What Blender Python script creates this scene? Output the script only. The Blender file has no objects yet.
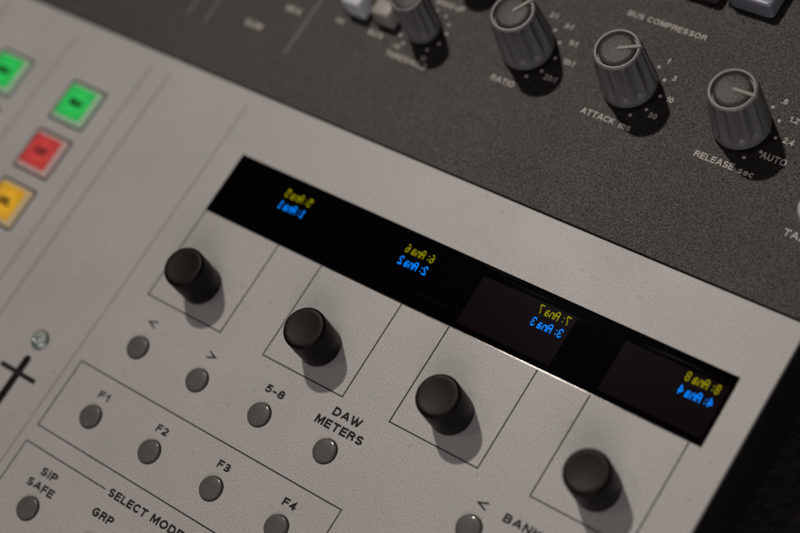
import bpy, bmesh, math, random
from mathutils import Matrix, Vector

random.seed(4)
S = 0.001                                  # every figure below is in millimetres on the panel; the scene is in metres
scene = bpy.context.scene
col = scene.collection

# ------------------------------------------------------------------ camera
cam_data = bpy.data.cameras.new("camera")
cam = bpy.data.objects.new("camera", cam_data)
col.objects.link(cam)
R = ((0.78791546, 0.52765131, -0.31744815),
     (0.36687542, -0.81627925, -0.44619571),
     (-0.49456209, 0.23510057, -0.83674133))
CAM = Vector((204.24768627, -46.08201716, 265.15994347)) * S
m = Matrix.Identity(4)
for r in range(3):
    m[r][0] = R[0][r]; m[r][1] = -R[1][r]; m[r][2] = -R[2][r]; m[r][3] = CAM[r]
cam.matrix_world = m
cam_data.sensor_width = 36.0
cam_data.lens = 72.1
cam_data.clip_start = 0.01
cam_data.clip_end = 50.0
cam_data.dof.use_dof = True
cam_data.dof.focus_distance = 0.3045
cam_data.dof.aperture_fstop = 8.2
cam_data.dof.aperture_blades = 9
scene.camera = cam

# ------------------------------------------------------------------ light
world = bpy.data.worlds.new("World")
scene.world = world
world.use_nodes = True
bg = world.node_tree.nodes["Background"]
bg.inputs["Color"].default_value = (1.0, 0.93, 0.86, 1)
bg.inputs["Strength"].default_value = 0.035

def aim(o, target):
    d = Vector(target) - o.location
    o.rotation_euler = d.to_track_quat('-Z', 'Y').to_euler()

AIM = Vector((55, 30, 0)) * S
key_d = bpy.data.lights.new("key_lamp", 'SPOT')
key = bpy.data.objects.new("key_lamp", key_d); col.objects.link(key)
key.location = AIM + Vector((-0.45, 0.42, 1.0)).normalized() * 1.5
key_d.energy = 37.5; key_d.color = (1.0, 0.935, 0.875)
key_d.shadow_soft_size = 0.024; key_d.spot_size = math.radians(40); key_d.spot_blend = 0.6
aim(key, AIM)

fill_d = bpy.data.lights.new("soft_ceiling_lamp", 'AREA')
fill = bpy.data.objects.new("soft_ceiling_lamp", fill_d); col.objects.link(fill)
fill.location = AIM + Vector((-0.27, -0.18, 1.0)).normalized() * 1.3
fill_d.shape = 'DISK'; fill_d.size = 0.16; fill_d.energy = 0.75; fill_d.color = (1.0, 0.92, 0.90)
aim(fill, AIM)

front_d = bpy.data.lights.new("room_lamp", 'AREA')            # broad room light from the operator's side
front = bpy.data.objects.new("room_lamp", front_d); col.objects.link(front)
front.location = AIM + Vector((0.50, -0.62, 0.62)).normalized() * 1.6
front_d.shape = 'DISK'; front_d.size = 1.0; front_d.energy = 7.6; front_d.color = (1.0, 0.94, 0.94)
aim(front, AIM)

scene.view_settings.view_transform = 'Standard'
scene.view_settings.look = 'None'
scene.view_settings.exposure = 0.0
scene.view_settings.gamma = 1.0
scene.render.engine = 'CYCLES'
scene.cycles.use_denoising = True
scene.cycles.max_bounces = 8

# ------------------------------------------------------------------ materials
def mat(name, base, rough=0.5, metal=0.0, spec=0.5, emit=None, estr=0.0, coat=0.0):
    mt = bpy.data.materials.new(name); mt.use_nodes = True
    b = mt.node_tree.nodes["Principled BSDF"]
    b.inputs["Base Color"].default_value = (*base, 1)
    b.inputs["Roughness"].default_value = rough
    b.inputs["Metallic"].default_value = metal
    b.inputs["Specular IOR Level"].default_value = spec
    b.inputs["Coat Weight"].default_value = coat
    if emit:
        b.inputs["Emission Color"].default_value = (*emit, 1)
        b.inputs["Emission Strength"].default_value = estr
    return mt

def grain(mt, scale, amount, bump, dist, big=None, big_amt=0.0, detail=2.0, rvar=0.0, svar=0.0, specks=0.0):
    """speckle of a coated surface: colour variation and a fine bump from noise in object space (1 unit = 1 m)"""
    nt = mt.node_tree; N = nt.nodes; L = nt.links
    b = N["Principled BSDF"]
    base = b.inputs["Base Color"].default_value[:]
    tc = N.new("ShaderNodeTexCoord")
    n1 = N.new("ShaderNodeTexNoise"); n1.inputs["Scale"].default_value = scale; n1.inputs["Detail"].default_value = detail
    n1.inputs["Roughness"].default_value = 0.65
    L.new(tc.outputs["Object"], n1.inputs["Vector"])
    mr = N.new("ShaderNodeMapRange")
    mr.inputs["From Min"].default_value = 0.25; mr.inputs["From Max"].default_value = 0.75
    mr.inputs["To Min"].default_value = 1 - amount; mr.inputs["To Max"].default_value = 1 + amount
    L.new(n1.outputs["Fac"], mr.inputs["Value"])
    last = mr.outputs["Result"]
    if big:
        n2 = N.new("ShaderNodeTexNoise"); n2.inputs["Scale"].default_value = big; n2.inputs["Detail"].default_value = 3
        L.new(tc.outputs["Object"], n2.inputs["Vector"])
        m2 = N.new("ShaderNodeMapRange")
        m2.inputs["From Min"].default_value = 0.3; m2.inputs["From Max"].default_value = 0.7
        m2.inputs["To Min"].default_value = 1 - big_amt; m2.inputs["To Max"].default_value = 1 + big_amt
        L.new(n2.outputs["Fac"], m2.inputs["Value"])
        mu = N.new("ShaderNodeMath"); mu.operation = 'MULTIPLY'
        L.new(last, mu.inputs[0]); L.new(m2.outputs["Result"], mu.inputs[1]); last = mu.outputs[0]
        if rvar:
            m3 = N.new("ShaderNodeMapRange")
            r0 = b.inputs["Roughness"].default_value
            m3.inputs["From Min"].default_value = 0.3; m3.inputs["From Max"].default_value = 0.7
            m3.inputs["To Min"].default_value = r0 - rvar; m3.inputs["To Max"].default_value = r0 + rvar
            L.new(n2.outputs["Fac"], m3.inputs["Value"]); L.new(m3.outputs["Result"], b.inputs["Roughness"])
    if specks:                                  # sparse dust and pinholes
        n3 = N.new("ShaderNodeTexNoise"); n3.inputs["Scale"].default_value = 620; n3.inputs["Detail"].default_value = 1
        L.new(tc.outputs["Object"], n3.inputs["Vector"])
        m5 = N.new("ShaderNodeMapRange"); m5.inputs["From Min"].default_value = specks + 0.06; m5.inputs["From Max"].default_value = specks + 0.11
        m5.inputs["To Min"].default_value = 1.0; m5.inputs["To Max"].default_value = 0.80
        L.new(n3.outputs["Fac"], m5.inputs["Value"])
        mv = N.new("ShaderNodeMath"); mv.operation = 'MULTIPLY'
        L.new(last, mv.inputs[0]); L.new(m5.outputs["Result"], mv.inputs[1]); last = mv.outputs[0]
    if svar:
        m4 = N.new("ShaderNodeMapRange"); s0 = b.inputs["Specular IOR Level"].default_value
        m4.inputs["From Min"].default_value = 0.32; m4.inputs["From Max"].default_value = 0.68
        m4.inputs["To Min"].default_value = s0 * (1 - svar); m4.inputs["To Max"].default_value = s0 * (1 + svar)
        L.new(n1.outputs["Fac"], m4.inputs["Value"]); L.new(m4.outputs["Result"], b.inputs["Specular IOR Level"])
    mx = N.new("ShaderNodeVectorMath"); mx.operation = 'SCALE'
    mx.inputs[0].default_value = base[:3]
    L.new(last, mx.inputs["Scale"]); L.new(mx.outputs["Vector"], b.inputs["Base Color"])
    bp = N.new("ShaderNodeBump"); bp.inputs["Strength"].default_value = bump; bp.inputs["Distance"].default_value = dist
    L.new(n1.outputs["Fac"], bp.inputs["Height"]); L.new(bp.outputs["Normal"], b.inputs["Normal"])
    return mt

M = {}
M['grey'] = grain(mat("warm_grey_powder_coat", (0.374, 0.356, 0.342), 0.43, 0, 0.5), 3800, 0.45, 0.4, 0.00006, 55, 0.04, rvar=0.03, specks=0.66)
M['dark'] = grain(mat("charcoal_textured_coat", (0.0088, 0.0079, 0.0071), 0.37, 0, 0.47), 2700, 0.6, 1.0, 0.00015, 40, 0.2, 3.5, svar=0.68, rvar=0.035)
M['dark'].node_tree.nodes["Principled BSDF"].inputs["Specular Tint"].default_value = (1.0, 0.95, 0.90, 1)
M['ink'] = grain(mat("dark_printing_ink", (0.013, 0.011, 0.0095), 0.6, 0, 0.15), 1500, 0.1, 0.1, 0.00005)
M['white_ink'] = grain(mat("off_white_printing_ink", (0.41, 0.375, 0.34), 0.55), 1500, 0.12, 0.1, 0.00005)
M['line_ink'] = grain(mat("dull_brown_line_ink", (0.085, 0.070, 0.060), 0.5), 900, 0.15, 0.1, 0.00005)
M['faint_ink'] = grain(mat("faint_grey_line_ink", (0.225, 0.207, 0.192), 0.5), 1500, 0.1, 0.1, 0.00005)
M['rubber'] = grain(mat("matt_black_rubber", (0.0030, 0.0026, 0.0021), 0.44, 0, 0.135), 1500, 0.1, 0.15, 0.00005, 150, 0.2, rvar=0.04)
M['rubber'].node_tree.nodes["Principled BSDF"].inputs["Specular Tint"].default_value = (1.0, 0.90, 0.80, 1)
M['plastic'] = grain(mat("mid_grey_plastic", (0.138, 0.134, 0.133), 0.42, 0, 0.45), 900, 0.10, 0.15, 0.00006)
M['disc'] = grain(mat("brushed_brown_grey_disc", (0.050, 0.041, 0.034), 0.40, 0, 0.22), 2200, 0.5, 0.8, 0.00008)
M['pointer'] = grain(mat("pale_grey_pointer_plastic", (0.20, 0.185, 0.165), 0.5), 900, 0.06, 0.1, 0.00004)
M['button'] = grain(mat("smoked_grey_button_plastic", (0.084, 0.079, 0.070), 0.42, 0, 0.2, coat=0.17), 1200, 0.06, 0.03, 0.00002, 130, 0.10)
M['button'].node_tree.nodes["Principled BSDF"].inputs["Coat Roughness"].default_value = 0.09
M['hole'] = grain(mat("black_gap", (0.004, 0.004, 0.004), 0.8, 0, 0.2), 800, 0.1, 0.1, 0.00003)
M['glass'] = grain(mat("black_display_glass", (0.0008, 0.0008, 0.001), 0.05, 0, 0.12), 500, 0.1, 0.0, 0.00001)
M['screen'] = grain(mat("plain_screen_glass", (0.0008, 0.0008, 0.001), 0.10, 0, 0.03), 500, 0.1, 0.0, 0.00001)
M['screen_reflection'] = grain(mat("screen_glass_painted_reflection", (0.0008, 0.0008, 0.001), 0.14, 0, 0.01, (1.0, 0.52, 0.72), 0.0045), 500, 0.1, 0.0, 0.00001)  # same glass; faint purple emission stands in for lamp reflection on two screens
M['blue_px'] = mat("blue_screen_pixels", (0.0, 0.005, 0.02), 0.6, 0, 0.0, (0.0, 0.235, 1.0), 1.4)
M['yellow_px'] = mat("yellow_screen_pixels", (0.01, 0.01, 0.0), 0.6, 0, 0.0, (0.50, 0.45, 0.0), 0.66)
def streaks(mt, lo, hi):
    nt = mt.node_tree; N = nt.nodes; L = nt.links
    tc = N.new("ShaderNodeTexCoord"); mp = N.new("ShaderNodeMapping")
    mp.inputs["Rotation"].default_value = (0, 0, 0.12); mp.inputs["Scale"].default_value = (28, 620, 1)
    n = N.new("ShaderNodeTexNoise"); n.inputs["Scale"].default_value = 1.0; n.inputs["Detail"].default_value = 4
    L.new(tc.outputs["Object"], mp.inputs["Vector"]); L.new(mp.outputs["Vector"], n.inputs["Vector"])
    mr = N.new("ShaderNodeMapRange"); mr.inputs["From Min"].default_value = 0.58; mr.inputs["From Max"].default_value = 0.80
    mr.inputs["To Min"].default_value = lo; mr.inputs["To Max"].default_value = hi
    L.new(n.outputs["Fac"], mr.inputs["Value"]); L.new(mr.outputs["Result"], N["Principled BSDF"].inputs["Roughness"])
streaks(M['glass'], 0.05, 0.14)
M['raw_edge'] = grain(mat("raw_cut_metal_edge", (0.0085, 0.0077, 0.0070), 0.15, 1.0), 500, 0.6, 0.15, 0.00003)
M['screw'] = grain(mat("zinc_screw_metal", (0.36, 0.41, 0.38), 0.26, 1.0), 1500, 0.3, 0.9, 0.0004)
M['chassis'] = grain(mat("black_chassis_metal", (0.012, 0.012, 0.014), 0.45), 700, 0.2, 0.3, 0.0001)
M['desk'] = grain(mat("black_textured_vinyl", (0.010, 0.008, 0.0068), 0.6, 0, 0.3), 420, 0.6, 0.9, 0.0005, 30, 0.3, 3.0)
M['cap_pale'] = grain(mat("pale_grey_cap_plastic", (0.52, 0.53, 0.56), 0.4), 800, 0.04, 0.05, 0.00004)
M['cap_grey'] = grain(mat("warm_grey_cap_plastic", (0.27, 0.25, 0.225), 0.45), 800, 0.05, 0.05, 0.00004)
M['cap_smoke'] = grain(mat("smoky_translucent_plastic", (0.16, 0.158, 0.185), 0.35), 500, 0.08, 0.05, 0.00004)
M['cap_brown'] = grain(mat("dark_brown_smoked_plastic", (0.07, 0.06, 0.055), 0.35), 500, 0.08, 0.05, 0.00004)
M['blue_lens'] = mat("blue_indicator_lens", (0.02, 0.03, 0.08), 0.3, 0, 0.5, (0.05, 0.12, 0.45), 0.22)
def lit(name, c, e):
    return grain(mat(name, c, 0.3, 0, 0.5, c, e), 400, 0.08, 0.05, 0.00004)
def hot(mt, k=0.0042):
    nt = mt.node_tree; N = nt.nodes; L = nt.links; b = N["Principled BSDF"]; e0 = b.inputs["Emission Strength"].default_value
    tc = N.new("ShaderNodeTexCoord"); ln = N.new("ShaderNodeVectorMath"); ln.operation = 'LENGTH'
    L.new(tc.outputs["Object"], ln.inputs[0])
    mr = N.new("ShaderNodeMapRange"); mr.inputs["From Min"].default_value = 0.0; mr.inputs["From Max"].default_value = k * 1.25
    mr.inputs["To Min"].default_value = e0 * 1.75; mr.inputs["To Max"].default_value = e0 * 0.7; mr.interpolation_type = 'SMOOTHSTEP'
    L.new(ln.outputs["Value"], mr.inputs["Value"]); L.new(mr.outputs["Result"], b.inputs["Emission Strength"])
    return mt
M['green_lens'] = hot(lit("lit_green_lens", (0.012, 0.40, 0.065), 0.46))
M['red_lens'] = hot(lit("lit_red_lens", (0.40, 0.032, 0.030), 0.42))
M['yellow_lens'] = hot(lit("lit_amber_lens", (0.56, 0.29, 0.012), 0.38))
def clear(name, c):
    mt = mat(name, c, 0.3, 0, 0.5, c, 0.10)
    mt.node_tree.nodes["Principled BSDF"].inputs["Transmission Weight"].default_value = 0.25
    return grain(mt, 400, 0.06, 0.05, 0.00004)
M['green_edge'] = clear("greenish_clear_plastic", (0.46, 0.66, 0.46))
M['red_edge'] = clear("reddish_clear_plastic", (0.66, 0.46, 0.43))
M['yellow_edge'] = clear("amber_clear_plastic", (0.70, 0.56, 0.33))

# ------------------------------------------------------------------ helpers
def link(name, mesh, material, parent=None, loc=(0, 0, 0), rz=0.0):
    if material and not mesh.materials: mesh.materials.append(material)
    o = bpy.data.objects.new(name, mesh); col.objects.link(o)
    o.parent = parent; o.location = Vector(loc) * S; o.rotation_euler.z = rz
    return o

def to_mesh(name, bm, smooth=True, sharp=35):
    bmesh.ops.scale(bm, vec=(S, S, S), verts=bm.verts)
    bm.normal_update()
    me = bpy.data.meshes.new(name)
    if smooth:
        for f in bm.faces: f.smooth = True
        lim = math.radians(sharp)
        for e in bm.edges:
            if len(e.link_faces) == 2 and e.calc_face_angle(0) > lim: e.smooth = False
    bm.to_mesh(me); bm.free()
    return me

def rect(bm, x0, y0, x1, y1, z):
    bm.faces.new([bm.verts.new(v) for v in ((x0, y0, z), (x1, y0, z), (x1, y1, z), (x0, y1, z))])

def box(bm, x0, y0, z0, x1, y1, z1, bevel=0.0, seg=2):
    g = bmesh.ops.create_cube(bm, size=1.0)
    vs = g['verts']
    for v in vs:
        v.co = Vector(((x0 + x1) / 2 + v.co.x * (x1 - x0), (y0 + y1) / 2 + v.co.y * (y1 - y0), (z0 + z1) / 2 + v.co.z * (z1 - z0)))
    if bevel:
        es = list({e for v in vs for e in v.link_edges})
        bmesh.ops.bevel(bm, geom=es, offset=bevel, segments=seg, profile=0.5, affect='EDGES')

def rings(bm, loops, close_top=True, close_bottom=False):
    """skin a list of equally long vertex loops"""
    L = [[bm.verts.new(p) for p in lp] for lp in loops]
    n = len(L[0])
    for a, b in zip(L, L[1:]):
        for i in range(n):
            j = (i + 1) % n
            bm.faces.new((a[i], a[j], b[j], b[i]))
    if close_top: bm.faces.new(L[-1])
    if close_bottom: bm.faces.new(list(reversed(L[0])))

def lathe(bm, prof, n=64, cx=0, cy=0, close_top=True):
    rings(bm, [[(cx + r * math.cos(2 * math.pi * i / n), cy + r * math.sin(2 * math.pi * i / n), z) for i in range(n)] for r, z in prof], close_top)

def rrect(w, h, r, z, n=5, cx=0, cy=0):
    pts = []
    for k, (sx, sy) in enumerate(((1, 1), (-1, 1), (-1, -1), (1, -1))):
        for i in range(n):
            a = math.pi / 2 * (k + i / (n - 1))
            pts.append((cx + sx * (w / 2 - r) + r * math.cos(a), cy + sy * (h / 2 - r) + r * math.sin(a), z))
    return pts

def thing(name, label, cat, loc=(0, 0, 0)):
    o = bpy.data.objects.new(name, None); col.objects.link(o)
    o.empty_display_size = 0.01
    o.location = Vector(loc) * S; o['label'] = label; o['category'] = cat
    return o

# lettering: a plain grotesque alphabet drawn as strokes of even weight --------
def arc(cx, cy, rx, ry, a0, a1, n=9):
    return [(cx + rx * math.cos(math.radians(a0 + (a1 - a0) * k / n)), cy + ry * math.sin(math.radians(a0 + (a1 - a0) * k / n))) for k in range(n + 1)]
def ell(cx, cy, rx, ry): return arc(cx, cy, rx, ry, 90, 450, 20)
_S = lambda w, h=1.0: [arc(.5 * w, .745 * h, .46 * w, .255 * h, 25, 270, 9) + arc(.5 * w, .245 * h, .5 * w, .245 * h, 90, -155, 9)[1:]]
ALPHA = {
    'A': (.68, [[(0, 0), (.31, 1), (.37, 1), (.68, 0)], [(.11, .3), (.57, .3)]]),
    'B': (.56, [[(0, 0), (0, 1), (.32, 1)] + arc(.32, .765, .2, .235, 90, -90)[1:] + [(0, .53)], [(.3, .53)] + arc(.34, .265, .22, .265, 90, -90) + [(0, 0)]]),
    'C': (.62, [arc(.34, .5, .34, .5, 40, 320, 14)]),
    'D': (.60, [[(0, 0), (0, 1), (.26, 1)] + arc(.26, .5, .34, .5, 90, -90, 12)[1:] + [(0, 0)]]),
    'E': (.50, [[(.5, 1), (0, 1), (0, 0), (.5, 0)], [(0, .52), (.45, .52)]]),
    'F': (.47, [[(.47, 1), (0, 1), (0, 0)], [(0, .5), (.42, .5)]]),
    'G': (.66, [arc(.34, .5, .34, .5, 42, 310, 14) + [(.62, .22), (.62, .46), (.38, .46)]]),
    'H': (.58, [[(0, 0), (0, 1)], [(.58, 0), (.58, 1)], [(0, .52), (.58, .52)]]),
    'I': (.0, [[(0, 0), (0, 1)]]),
    'K': (.60, [[(0, 0), (0, 1)], [(.56, 1), (0, .36)], [(.2, .58), (.6, 0)]]),
    'L': (.46, [[(0, 1), (0, 0), (.46, 0)]]),
    'M': (.70, [[(0, 0), (0, 1), (.07, 1), (.35, .12), (.63, 1), (.70, 1), (.70, 0)]]),
    'N': (.58, [[(0, 0), (0, 1), (.05, 1), (.53, 0), (.58, 0), (.58, 1)]]),
    'O': (.70, [ell(.35, .5, .35, .5)]),
    'P': (.54, [[(0, 0), (0, 1), (.32, 1)] + arc(.32, .74, .22, .26, 90, -90)[1:] + [(0, .48)]]),
    'R': (.57, [[(0, 0), (0, 1), (.32, 1)] + arc(.32, .755, .22, .245, 90, -90)[1:] + [(0, .51)], [(.30, .51), (.46, .42), (.52, .1), (.57, 0)]]),
    'S': (.56, _S(.56)), 'T': (.58, [[(0, 1), (.58, 1)], [(.29, 1), (.29, 0)]]),
    'U': (.58, [[(0, 1), (0, .3)] + arc(.29, .3, .29, .3, 180, 360) + [(.58, 1)]]),
    'W': (.95, [[(0, 1), (.22, 0), (.27, 0), (.475, .95), (.68, 0), (.73, 0), (.95, 1)]]),
    'X': (.60, [[(0, 0), (.6, 1)], [(0, 1), (.6, 0)]]),
    '0': (.48, [ell(.24, .5, .24, .5)]), '1': (.26, [[(0, .76), (.2, .84), (.26, 1), (.26, 0)]]),
    '2': (.48, [arc(.24, .73, .24, .27, 165, -35, 9) + [(.02, .06), (.0, 0), (.48, 0)]]),
    '3': (.50, [arc(.24, .76, .22, .24, 160, -90, 9) + [(.16, .52)], [(.24, .52)] + arc(.24, .26, .25, .26, 90, -160, 9)[1:]]),
    '4': (.52, [[(.38, 0), (.38, 1), (0, .28)], [(0, .28), (.52, .28)]]),
    '5': (.50, [[(.46, 1), (.09, 1), (.05, .53)] + arc(.23, .32, .27, .32, 100, -128, 11)]),
    '6': (.50, [arc(.26, .5, .26, .5, 50, 180, 7) + arc(.25, .31, .25, .31, 180, 540, 14)[1:]]),
    '8': (.50, [ell(.25, .76, .22, .24), ell(.25, .26, .25, .26)]),
    '.': (.0, [[(0, -.02), (0, .04)]]), ':': (.0, [[(0, .08), (0, .14)], [(0, .58), (0, .64)]]), '-': (.26, [[(0, .4), (.26, .4)]]), ' ': (.10, []),
    'm': (.70, [[(0, 0), (0, .7)], arc(.175, .5, .175, .2, 180, 0, 6) + [(.35, 0)], arc(.525, .5, .175, .2, 180, 0, 6) + [(.70, 0)]]),
    's': (.42, _S(.42, .7)), 'e': (.46, [[(.0, .37), (.46, .37)] + arc(.23, .35, .23, .35, 0, 320, 12)]), 'c': (.42, [arc(.23, .35, .23, .35, 45, 315, 10)]),
}
Z_INK = 0.03

def text(s, x0, y, cap, parent, mt, x1=None, wt=0.17, z=Z_INK, center=False, loc=None):
    """one word as flat printed strokes; strokes of a letter lie a hair above one another"""
    gap = 0.30 if wt < .2 else 0.33
    pen = wt / 2; glyphs = []
    for c in s:
        w_, st = ALPHA[c]
        glyphs.append((pen, st)); pen += w_ + gap
    total = pen - gap + wt / 2
    sx = cap if x1 is None else (x1 - x0) / total
    off = x0 - (sx * total / 2 if center else 0)
    bm = bmesh.new()
    for gx, st in glyphs:
        for k, stroke in enumerate(st):
            pts = [(off + (gx + px_) * sx, y + cap * (wt / 2 + py_ * (1 - wt))) for px_, py_ in stroke]
            if len(pts) == 2 or True:
                d = Vector(pts[0]) - Vector(pts[1]); d.normalize(); pts[0] = tuple(Vector(pts[0]) + d * cap * wt * (0.5 if abs(d.x) > .9 or abs(d.y) > .9 else 0.1))
                d = Vector(pts[-1]) - Vector(pts[-2]); d.normalize(); pts[-1] = tuple(Vector(pts[-1]) + d * cap * wt * (0.5 if abs(d.x) > .9 or abs(d.y) > .9 else 0.1))
            path(bm, pts, cap * wt, z + 0.006 * k, 0.0012)
    for f in bm.faces:
        f.normal_update()
        if f.normal.z < 0: f.normal_flip()
    return link("lettering", to_mesh("lettering", bm, False), mt, parent, loc or (0, 0, 0))

def strip(bm, a, b, w, z=Z_INK):
    a, b = Vector(a), Vector(b); d = (b - a).normalized(); n = Vector((-d.y, d.x)) * w / 2
    a = a - d * w / 2; b = b + d * w / 2
    bm.faces.new([bm.verts.new((p.x, p.y, z)) for p in (a - n, b - n, b + n, a + n)])

def frame(bm, x0, y0, x1, y1, w, z=Z_INK):
    """closed outline of a printed rectangle without overlapping corners"""
    h = w / 2
    o = [(x0 - h, y0 - h), (x1 + h, y0 - h), (x1 + h, y1 + h), (x0 - h, y1 + h)]
    i = [(x0 + h, y0 + h), (x1 - h, y0 + h), (x1 - h, y1 - h), (x0 + h, y1 - h)]
    O = [bm.verts.new((*p, z)) for p in o]; I = [bm.verts.new((*p, z)) for p in i]
    for k in range(4):
        j = (k + 1) % 4
        bm.faces.new((O[k], O[j], I[j], I[k]))

def path(bm, pts, w, z=Z_INK, dz=0.0):
    """open mitred polyline"""
    P = [Vector(p) for p in pts]; A = []; B = []
    for k, p in enumerate(P):
        d0 = (p - P[k - 1]).normalized() if k else (P[1] - p).normalized()
        d1 = (P[k + 1] - p).normalized() if k < len(P) - 1 else d0
        n0 = Vector((-d0.y, d0.x)); n1 = Vector((-d1.y, d1.x))
        mi = (n0 + n1).normalized(); mi = mi * (w / 2 / max(0.3, mi.dot(n0)))
        A.append(bm.verts.new((*(p - mi), z + dz * k))); B.append(bm.verts.new((*(p + mi), z + dz * k)))
    for k in range(len(P) - 1):
        bm.faces.new((A[k], A[k + 1], B[k + 1], B[k]))

# ------------------------------------------------------------------ setting: the dark surface the console stands on
bm = bmesh.new(); rect(bm, -600, -600, 900, 700, 0)
desk = link("desk_surface", to_mesh("desk_surface", bm, False), M['desk'], None, (0, 0, -26))
desk['kind'] = "structure"

# ------------------------------------------------------------------ grey control panel
YT = 50.3                                   # seam between the grey and the dark panel
XL, XR, YB = -130.0, 124.8, -120.0
panel = thing("control_panel", "pale warm grey control panel with black display strip and four smooth black knobs", "control panel", (0, 0, -26))
TOP = 26.0                                  # panel face above the desk; parts sit at z = TOP
T = (0, 0, TOP)

DX0, DX1, DY0, DY1 = 0.0, 118.6, 21.95, 36.05
bm = bmesh.new()
# face plate with the display cut-out, rounded outer edge
def plate_with_hole(bm, x0, y0, x1, y1, hx0, hy0, hx1, hy1, depth, r):
    out = [[(x0 + d, y0 + d), (x1 - d, y0 + d), (x1 - d, y1 - d), (x0 + d, y1 - d)] for d in (0, 0, r * .3, r)]
    zs = (-depth, -r, -r * .3, 0)
    inn = [(hx0, hy0), (hx1, hy0), (hx1, hy1), (hx0, hy1)]
    Ls = [[bm.verts.new((*p, z)) for p in lp] for lp, z in zip(out, zs)]
    Ls.append([bm.verts.new((*p, 0)) for p in inn])
    Ls.append([bm.verts.new((*p, -0.9)) for p in inn])
    for a, b in zip(Ls, Ls[1:]):
        for i in range(4):
            j = (i + 1) % 4
            bm.faces.new((a[i], a[j], b[j], b[i]))
e = 0.28
plate_with_hole(bm, XL, YB, XR, YT, DX0 - e, DY0 - e, DX1 + e, DY1 + e, 0.9, 0.2)
link("face_plate", to_mesh("face_plate", bm, False), M['grey'], panel, T)
bm = bmesh.new(); box(bm, XL + 1, YB + 1, 0, XR - 0.6, YT - 1, TOP - 0.92, 0.1)
link("chassis", to_mesh("chassis", bm), M['chassis'], panel)

# display strip > screens > writing
bm = bmesh.new()
box(bm, DX0, DY0, -0.85, DX1, DY1, -0.02, 0.04, 1)
display = link("display_window", to_mesh("display_window", bm, False), M['glass'], panel, T)
display['label'] = "long black glass display strip with mirrored yellow and blue writing"
bm = bmesh.new()                                # raw cut edge round the window, very slightly rounded over
def edge_ring(bm, steps):
    Ls = []
    for d, z in steps:
        Ls.append([bm.verts.new(p) for p in ((DX0 - d, DY0 - d, z), (DX1 + d, DY0 - d, z), (DX1 + d, DY1 + d, z), (DX0 - d, DY1 + d, z))])
    for a, b in zip(Ls, Ls[1:]):
        for i in range(4):
            j = (i + 1) % 4
            bm.faces.new((a[i], a[j], b[j], b[i]))
edge_ring(bm, [(0.285, 0.004), (0.05, -0.013), (0.015, -0.06), (0.01, -0.6)])
link("cut_edge", to_mesh("cut_edge", bm, False), M['raw_edge'], display)

GLYPH = {
    '1': ("00100", "01100", "00100", "00100", "00100", "00100", "01110"),
    '2': ("01110", "10001", "00001", "00110", "01000", "10000", "11111"),
    '3': ("01110", "10001", "00001", "00110", "00001", "10001", "01110"),
    '4': ("00010", "00110", "01010", "10010", "11111", "00010", "00010"),
    '5': ("11111", "10000", "11110", "00001", "00001", "10001", "01110"),
    '6': ("00110", "01000", "10000", "11110", "10001", "10001", "01110"),
    '7': ("11111", "00001", "00010", "00100", "00100", "01000", "01000"),
    '8': ("01110", "10001", "10001", "01110", "10001", "10001", "01110"),
    ':': ("00000", "00000", "00100", "00000", "00000", "00100", "00000"),
    'A': ("01110", "10001", "10001", "11111", "10001", "10001", "10001"),
    'n': ("00000", "00000", "10110", "11001", "10001", "10001", "10001"),
    'a': ("00000", "00000", "01110", "00001", "01111", "10001", "01111"),
    ' ': ("00000",) * 7,
}
def pixel_text(s, x0, y0, px, py, parent, mt):
    """lit pixels of one line, mirrored left to right as the strip shows it"""
    widths = [3 if c == ' ' else 4 if c == ':' else 6 for c in s]
    total = sum(widths) - 1
    bm = bmesh.new(); cx = 0
    for c, w in zip(s, widths):
        g = GLYPH[c]
        cols = [k for k in range(5)] if c != ':' else [1, 2, 3]
        for r in range(7):
            for n, k in enumerate(cols):
                if g[r][k] == '1':
                    X = x0 + (total - 1 - (cx + n)) * px
                    Y = y0 + (6 - r) * py
                    rect(bm, X, Y, X + px * 0.96, Y + py * 0.94, 0.012)
        cx += w
    return link("screen_text", to_mesh("screen_text", bm, False), mt, parent)

for i in range(4):
    bm = bmesh.new(); sx = 0.6 + 32.0 * i
    rect(bm, sx, DY0 + 1.15, sx + 21.4, DY0 + 11.9, 0.0)
    scr = link("screen", to_mesh("screen", bm, False), M['screen_reflection' if i > 1 else 'screen'], display, (0, 0, 0.005))
    tx = 14.75 + 31.7 * i
    t1 = pixel_text("%d: Ana %d" % (i + 5, i + 5), tx, 31.65, 0.175, 0.262, display, M['yellow_px'])
    t2 = pixel_text("%d: Ana %d" % (i + 1, i + 1), tx, 28.85, 0.175, 0.262, display, M['blue_px'])

# printed lines
PW = 0.26
bm = bmesh.new()
w = 20.47
for i in range(4):
    x = 32.0 * i
    path(bm, [(x, DY0 - 0.3), (x, 0), (x + w, 0), (x + w, DY0 - 0.3)], PW)
link("printed_outline", to_mesh("printed_outline", bm, False), M['ink'], panel, T).name = "knob_outline"
bm = bmesh.new(); frame(bm, -4.38, -34.44, 65.4, -18.82, PW)
link("function_key_outline", to_mesh("function_key_outline", bm, False), M['ink'], panel, T)
bm = bmesh.new()
path(bm, [(18.6, -38.28), (-4.44, -38.28), (-4.44, -100), (65.4, -100), (65.4, -38.28), (43.5, -38.28)], PW)
link("mode_key_outline", to_mesh("mode_key_outline", bm, False), M['ink'], panel, T)
bm = bmesh.new()
for x, wd in ((-6.88, 0.36), (-30.0, 0.5), (-35.8, 0.5), (-60.2, 0.45), (-84.5, 0.45)):
    strip(bm, (x, -110), (x, 46.6), wd)
link("divider_line", to_mesh("divider_line", bm, False), M['faint_ink'], panel, T)

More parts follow.
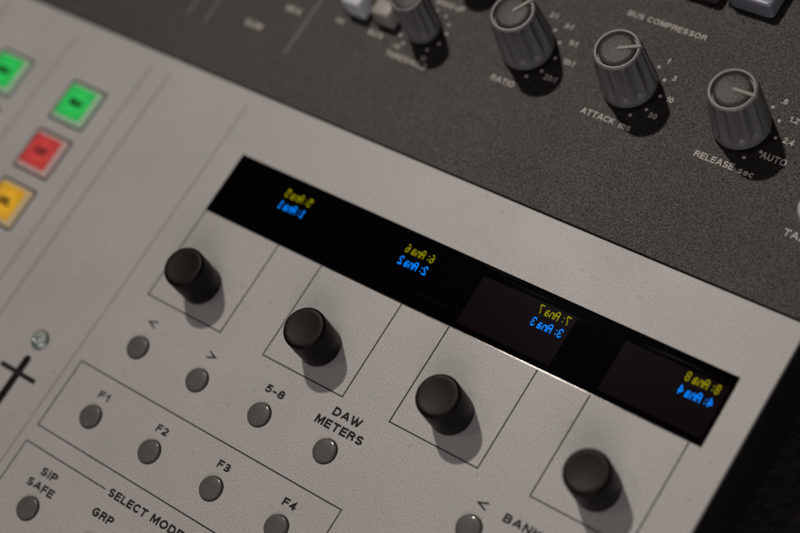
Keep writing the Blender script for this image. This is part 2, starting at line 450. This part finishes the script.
# lettering on the grey panel
G = M['ink']
for s, x0, x1, y, c in (
    ("F1", 4.0, 7.0, -23.6, 1.65), ("F2", 20.55, 23.6, -23.55, 1.65), ("F3", 37.15, 40.3, -23.55, 1.65), ("F4", 53.85, 57.1, -23.5, 1.65),
    ("DAW", 52.5, 59.3, -3.95, 1.8), ("METERS", 50.05, 61.6, -6.75, 1.8), ("5-8", 36.75, 41.6, -6.15, 1.7),
    ("SIP", 3.0, 7.6, -42.6, 1.75), ("SAFE", 1.5, 9.0, -45.6, 1.75), ("GRP", 18.9, 24.5, -43.85, 1.8),
    ("SELECT", 19.6, 30.0, -39.1, 1.75), ("MODE", 31.2, 39.5, -39.0, 1.75), ("BANK", 93.8, 101.8, -6.35, 1.75)):
    text(s, x0, y, c, panel, G, x1, 0.235, loc=T)
for cx, cy, d in ((5.3, -4.9, 1), (22.0, -5.05, -1), (89.1, -5.4, 1)):
    bm = bmesh.new()
    path(bm, [(cx + d * 1.0, cy + 0.72), (cx - d * 0.95, cy), (cx + d * 1.0, cy - 0.72)], 0.36)
    link("arrow_mark", to_mesh("arrow_mark", bm, False), G, panel, T)

# smooth black knobs
bm = bmesh.new()
lathe(bm, [(3.95, 0.0), (3.95, 0.35), (4.28, 0.36), (4.38, 0.5), (4.43, 5.0), (4.42, 8.7), (4.36, 9.0), (4.22, 9.24), (4.02, 9.38), (3.75, 9.42), (3.2, 9.38), (2.0, 9.30), (0.6, 9.27)], 72)
knob_me = to_mesh("smooth_knob", bm, True, 50)
for i in range(4):
    link("smooth_knob", knob_me, M['rubber'], panel, (32 * i + 10.4, 6.75, TOP))

# round buttons
bm = bmesh.new()
lathe(bm, [(2.44, -0.1), (2.44, 0.40), (2.42, 0.50), (2.36, 0.58), (2.26, 0.63), (2.1, 0.665), (1.8, 0.70), (1.3, 0.73), (0.7, 0.742), (0.2, 0.745)], 48)
btn_me = to_mesh("round_button", bm, True, 60)
bm = bmesh.new()
lathe(bm, [(2.60, 0.012), (2.40, 0.013)], 48, close_top=False)
gap_me = to_mesh("button_gap", bm, False)
spots = [(5.65 + 16.7 * k, -10.75) for k in range(4)] + [(5.65 + 16.7 * k, -27.65) for k in range(4)] \
    + [(5.6 + 16.7 * k, -49.45) for k in range(4)] + [(89.15, -10.3)]
for x, y in spots:
    b = link("round_button", btn_me, M['button'], panel, (x, y, TOP))
    link("button_gap", gap_me, M['hole'], b)

# lit square buttons
LENS_Z = 1.06
def cap_mesh():
    bm = bmesh.new()
    rings(bm, [rrect(10.1, 9.8, 0.5, 0.0), rrect(10.1, 9.8, 0.5, 0.1), rrect(9.9, 9.6, 0.5, 0.22), rrect(8.5, 8.2, 0.4, 0.95), rrect(8.3, 8.0, 0.4, 1.0)])
    return to_mesh("square_button", bm, True, 30)
cap_me = cap_mesh()
bm = bmesh.new(); rings(bm, [rrect(8.2, 7.9, 0.4, 1.0), rrect(8.1, 7.8, 0.4, LENS_Z)]); lens_me = to_mesh("button_lens", bm, False)
bm = bmesh.new(); rings(bm, [rrect(11.2, 10.9, 0.6, 0.012), rrect(10.0, 9.7, 0.5, 0.013)], False); well_me = to_mesh("button_well", bm, False)
legend = {'green': "SOLO", 'red': "CUT", 'yellow': "SEL"}
for x, y, c, lab in ((-47.0, 30.75, 'green', "green lit square button above the red one"), (-47.0, 17.05, 'red', "red lit square button"),
                     (-47.0, 3.3, 'yellow', "amber lit square button"), (-71.4, 30.75, 'green', "green lit square button at the panel's outer column"),
                     (-71.4, 17.05, 'red', "red lit square button of the outer column")):
    b = link("square_button", cap_me.copy(), M[c + '_edge'], panel, (x, y, TOP)); b['label'] = lab
    link("button_lens", lens_me.copy(), M[c + '_lens'], b)
    link("button_well", well_me, M['hole'], b)
    text(legend[c], -1.9, -0.9, 1.9, b, M['hole'], 1.9, 0.26, z=LENS_Z + .03)

# screw and fader slot
bm = bmesh.new()
lathe(bm, [(2.15, 0.0), (2.1, 0.35), (1.85, 0.75), (1.5, 0.98), (1.25, 1.04)], 40, close_top=False)
n = 24
def star(r0, r1, z): return [((r0 if (k // 2) % 2 else r1) * math.cos(2 * math.pi * k / n), (r0 if (k // 2) % 2 else r1) * math.sin(2 * math.pi * k / n), z) for k in range(n)]
rings(bm, [[(1.25 * math.cos(2 * math.pi * k / n), 1.25 * math.sin(2 * math.pi * k / n), 1.04) for k in range(n)], star(0.62, 1.15, 1.02), star(0.5, 1.0, 0.35)])
link("screw", to_mesh("screw", bm, True, 30), M['screw'], panel, (-16.45, -19.4, TOP))
bm = bmesh.new()
lp = [(-16.55 + 0.95 * math.cos(a), -24.2 + 0.95 * math.sin(a)) for a in [math.pi * k / 8 for k in range(9)]] + [(-17.5, -112), (-15.6, -112)]
bm.faces.new([bm.verts.new((x, y, 0.012)) for x, y in lp])
link("fader_slot", to_mesh("fader_slot", bm, False), M['hole'], panel, T)
bm = bmesh.new(); rect(bm, -21.8, -28.05, -11.3, -27.0, 0.035)
link("scale_mark", to_mesh("scale_mark", bm, False), M['ink'], panel, T)

# ------------------------------------------------------------------ dark compressor panel
comp = thing("compressor_panel", "dark charcoal textured panel with four ribbed pointer knobs and white lettering", "compressor panel", (0, 0, -26))
YD0, YD1 = YT + 0.26, 190.0
bm = bmesh.new()
box(bm, XL, YD0, TOP - 3.0, XR, YD1, TOP, 0.15, 2)
link("face_plate", to_mesh("face_plate", bm, False), M['dark'], comp)
bm = bmesh.new(); box(bm, XL + 1, YD0 + 1, 0, XR - 0.8, YD1 - 1, TOP - 3.0, 0.5)
link("chassis", to_mesh("chassis", bm), M['chassis'], comp)
bm = bmesh.new()
for x in (-6.7, -30.75, -36.3): strip(bm, (x, 61.6), (x, 150), 0.75)
link("divider_line", to_mesh("divider_line", bm, False), M['line_ink'], comp, T)

def ribbed_knob(rb, rt, h, flutes):
    """skirted, fluted body; returns body, disc and pointer meshes"""
    n = flutes * 8
    def loop(r, z, depth):
        out = []
        for k in range(n):
            a = 2 * math.pi * k / n
            f = 0.5 + 0.5 * math.cos(flutes * a)
            f = 1 - (1 - f) ** 1.5
            q = r - depth * f
            out.append((q * math.cos(a), q * math.sin(a), z))
        return out
    q = rt / 4.75
    bm = bmesh.new()
    rings(bm, [loop(rb * .86, 0.0, 0), loop(rb * .86, 0.9, 0), loop(rb, 0.92, 0), loop(rb + 0.03, 1.7, 0), loop(rb - 0.05, 2.3, 0.05), loop(rb - .12, 3.0, 0.85 * q),
               loop(rt + 0.2, h - 1.3, 0.8 * q), loop(rt + 0.08, h - 0.75, 0.25 * q), loop(rt, h - 0.35, 0.0), loop(rt - .18, h - .08, 0), loop(rt - 0.4 * q, h, 0),
               loop(rt - 0.72 * q, h - .03, 0), loop(rt - 0.82 * q, h - .15, 0), loop(rt - 0.84 * q, h - 0.75, 0), loop(rt - 1.05 * q, h - 0.75, 0), loop(rt - 2.2 * q, h - .8, 0)])
    body = to_mesh("ribbed_knob", bm, True, 42)
    bm = bmesh.new()
    lathe(bm, [(rt - 1.05 * q, h - 0.72), (rt - 1.07 * q, h - 0.3), (rt - 1.2 * q, h - 0.16), (rt - 1.9 * q, h - 0.07), (rt - 3.2 * q, h), (0.3, h + 0.02)], 64)
    disc = to_mesh("knob_disc", bm, True, 40)
    bm = bmesh.new()
    wv = 0.31 * q
    prof = [(0.15, h + .05, h + .2), (rt - 0.9 * q, h - .1, h + .24), (rt - 0.2, h - .2, h + .22), (rt + 0.12, h - .6, h - .05)]
    up = [bm.verts.new((x, s * wv, z)) for x, _, z in prof for s in (-1, 1)]
    lo = [bm.verts.new((x, s * wv * 1.15, z)) for x, z, _ in prof for s in (-1, 1)]
    for k in range(3):
        bm.faces.new((up[2 * k], up[2 * k + 2], up[2 * k + 3], up[2 * k + 1]))
        bm.faces.new((lo[2 * k], lo[2 * k + 2], up[2 * k + 2], up[2 * k]))
        bm.faces.new((up[2 * k + 1], up[2 * k + 3], lo[2 * k + 3], lo[2 * k + 1]))
    bm.faces.new((lo[0], up[0], up[1], lo[1])); bm.faces.new((up[6], lo[6], lo[7], up[7]))
    ptr = to_mesh("pointer", bm, False)
    bm = bmesh.new()                         # the pointer's ridge running down the side
    A = [(rt - .1, h - .3), (rt + 0.28, h - .7), (rb + 0.3, 2.0), (rb + 0.22, 1.2), (rb - .4, 1.2)]
    L0 = [bm.verts.new((x, -wv * 1.3, z)) for x, z in A]; L1 = [bm.verts.new((x, wv * 1.3, z)) for x, z in A]
    I0 = [bm.verts.new((rt - 1.0, -wv * 1.3, z)) for x, z in A[1:3]]; I1 = [bm.verts.new((rt - 1.0, wv * 1.3, z)) for x, z in A[1:3]]
    for k in range(4): bm.faces.new((L0[k], L0[k + 1], L1[k + 1], L1[k]))
    bm.faces.new((L0[1], I0[0], I0[1], L0[2])); bm.faces.new((L1[2], I1[1], I1[0], L1[1]))
    ridge = to_mesh("pointer_ridge", bm, False)
    return body, disc, ptr, ridge
big = ribbed_knob(5.7, 4.8, 13.4, 12)
small = ribbed_knob(3.95, 3.75, 12.4, 12)
for (kb, x, y, a) in ((big, 45.2, 82.3, 58), (big, 69.6, 82.3, 27), (big, 94.5, 82.3, 2), (small, 20.8, 78.2, 75), (small, 23.3, 94.4, 40)):
    k = link("ribbed_knob", kb[0], M['plastic'], comp, (x, y, TOP), math.radians(a))
    link("knob_disc", kb[1], M['disc'], k); link("pointer", kb[2], M['pointer'], k); link("pointer_ridge", kb[3], M['plastic'], k)

# dial dots and lettering
W = M['white_ink']
def dial(cx, cy, r, angs, rd=0.36):
    bm = bmesh.new()
    for a in angs:
        lathe_pts = [bm.verts.new((cx + r * math.cos(math.radians(a)) + rd * math.cos(t), cy + r * math.sin(math.radians(a)) + rd * math.sin(t), Z_INK)) for t in [2 * math.pi * k / 12 for k in range(12)]]
        bm.faces.new(lathe_pts)
    link("dial_dot", to_mesh("dial_dot", bm, False), W, comp, T)
for cx in (44.8, 69.55, 94.6): dial(cx, 82.3, 6.85, (90, 62, 33, 1, -32, -60))
dial(20.8, 78.2, 5.4, (240, 215, 180, 150, 120, 90, 60, 35, 10, -20, -50), 0.34)
def num(s, cx, cy, cap=1.25): text(s, cx, cy - cap / 2, cap, comp, W, None, 0.18, center=True, loc=T)
for s, x, y in (("2:1", 45.9, 91.5), ("3:1", 50.3, 90.2), ("5:1", 53.4, 86.9), ("10:1", 54.9, 82.5), ("20:1", 53.2, 77.8),
                ("1", 73.9, 90.2), ("3", 77.0, 87.1), ("10", 78.6, 82.4), ("30", 77.2, 77.9),
                (".6", 99.4, 90.3), ("1.2", 102.9, 87.2), ("2.4", 104.1, 82.6)):
    num(s, x, y)
num("AUTO", 103.3, 78.2, 1.45)
num("-10", 17.0, 72.4, 1.1); num("10", 24.6, 71.9, 1.1)
for s, x0, x1, y, c in (("RATIO", 41.2, 46.9, 72.9, 1.35), ("ATTACK", 63.1, 70.8, 73.1, 1.4), ("ms", 72.0, 74.6, 73.0, 1.4), ("RELEASE", 88.9, 97.3, 73.0, 1.4), ("sec", 98.3, 101.6, 72.9, 1.4),
                        ("THRESHOLD", 15.7, 26.6, 69.5, 1.35), ("MAKE UP", 19.3, 26.5, 85.0, 1.3), ("BUS COMPRESSOR", 60.3, 78.4, 97.0, 1.3), ("TALK", 112.1, 118.0, 64.6, 1.5)):
    text(s, x0, y, c, comp, W, x1, 0.19, loc=T)
for s, x0, x1, y, c in (("SUM", -20.9, -16.0, 64.2, 1.7), ("MIX", -13.6, -9.2, 71.0, 1.6), ("IN", -0.1, 1.8, 72.6, 1.3), ("BUS", 8.9, 12.8, 72.7, 1.3)):
    text(s, x0, y, c, comp, W, x1, 0.2, loc=T)

# push buttons of the dark panel
def block(name, w_, h_, z, r, mt, x, y, lab=None):
    bm = bmesh.new()
    rings(bm, [rrect(w_, h_, r, 0), rrect(w_, h_, r, z - .7), rrect(w_ - .2, h_ - .2, r, z - .25), rrect(w_ - .6, h_ - .6, r * .9, z - .05), rrect(w_ - 1.2, h_ - 1.2, r * .8, z)])
    o = link(name, to_mesh(name, bm, True, 50), mt, comp, (x, y, TOP))
    if lab: o['label'] = lab
    bm = bmesh.new(); rings(bm, [rrect(w_ + 1.1, h_ + 1.1, r + .4, 0.012), rrect(w_ - .1, h_ - .1, r, 0.013)], False)
    link("button_well", to_mesh("button_well", bm, False), M['hole'], o)
    return o
block("push_button", 5.0, 4.2, 5.0, 0.6, M['cap_pale'], 3.9, 77.7, "small pale push button")
block("push_button", 5.0, 4.2, 4.4, 0.6, M['cap_grey'], 11.6, 77.9, "small warm grey push button")
b = block("square_button", 9.6, 9.6, 4.0, 1.0, M['cap_smoke'], 83.6, 111.1, "smoky translucent square button with a blue mark")
bm = bmesh.new(); rings(bm, [rrect(3.4, 2.2, 0.3, 4.0), rrect(3.3, 2.1, 0.3, 4.06)])
link("indicator_lens", to_mesh("indicator_lens", bm, False), M['blue_lens'], b, (2.1, -2.7, 0))
block("square_button", 9.6, 9.6, 4.0, 1.0, M['cap_brown'], 71.6, 110.4, "dark smoked square button")
bm = bmesh.new()
lathe(bm, [(3.6, 0.0), (3.6, 3.4), (3.4, 4.0), (2.9, 4.35), (1.2, 4.5), (0.3, 4.5)], 40)
b = link("round_push_button", to_mesh("round_push_button", bm, True, 50), M['cap_pale'], comp, (116.6, 70.4, TOP)); b['label'] = "round pale push button"
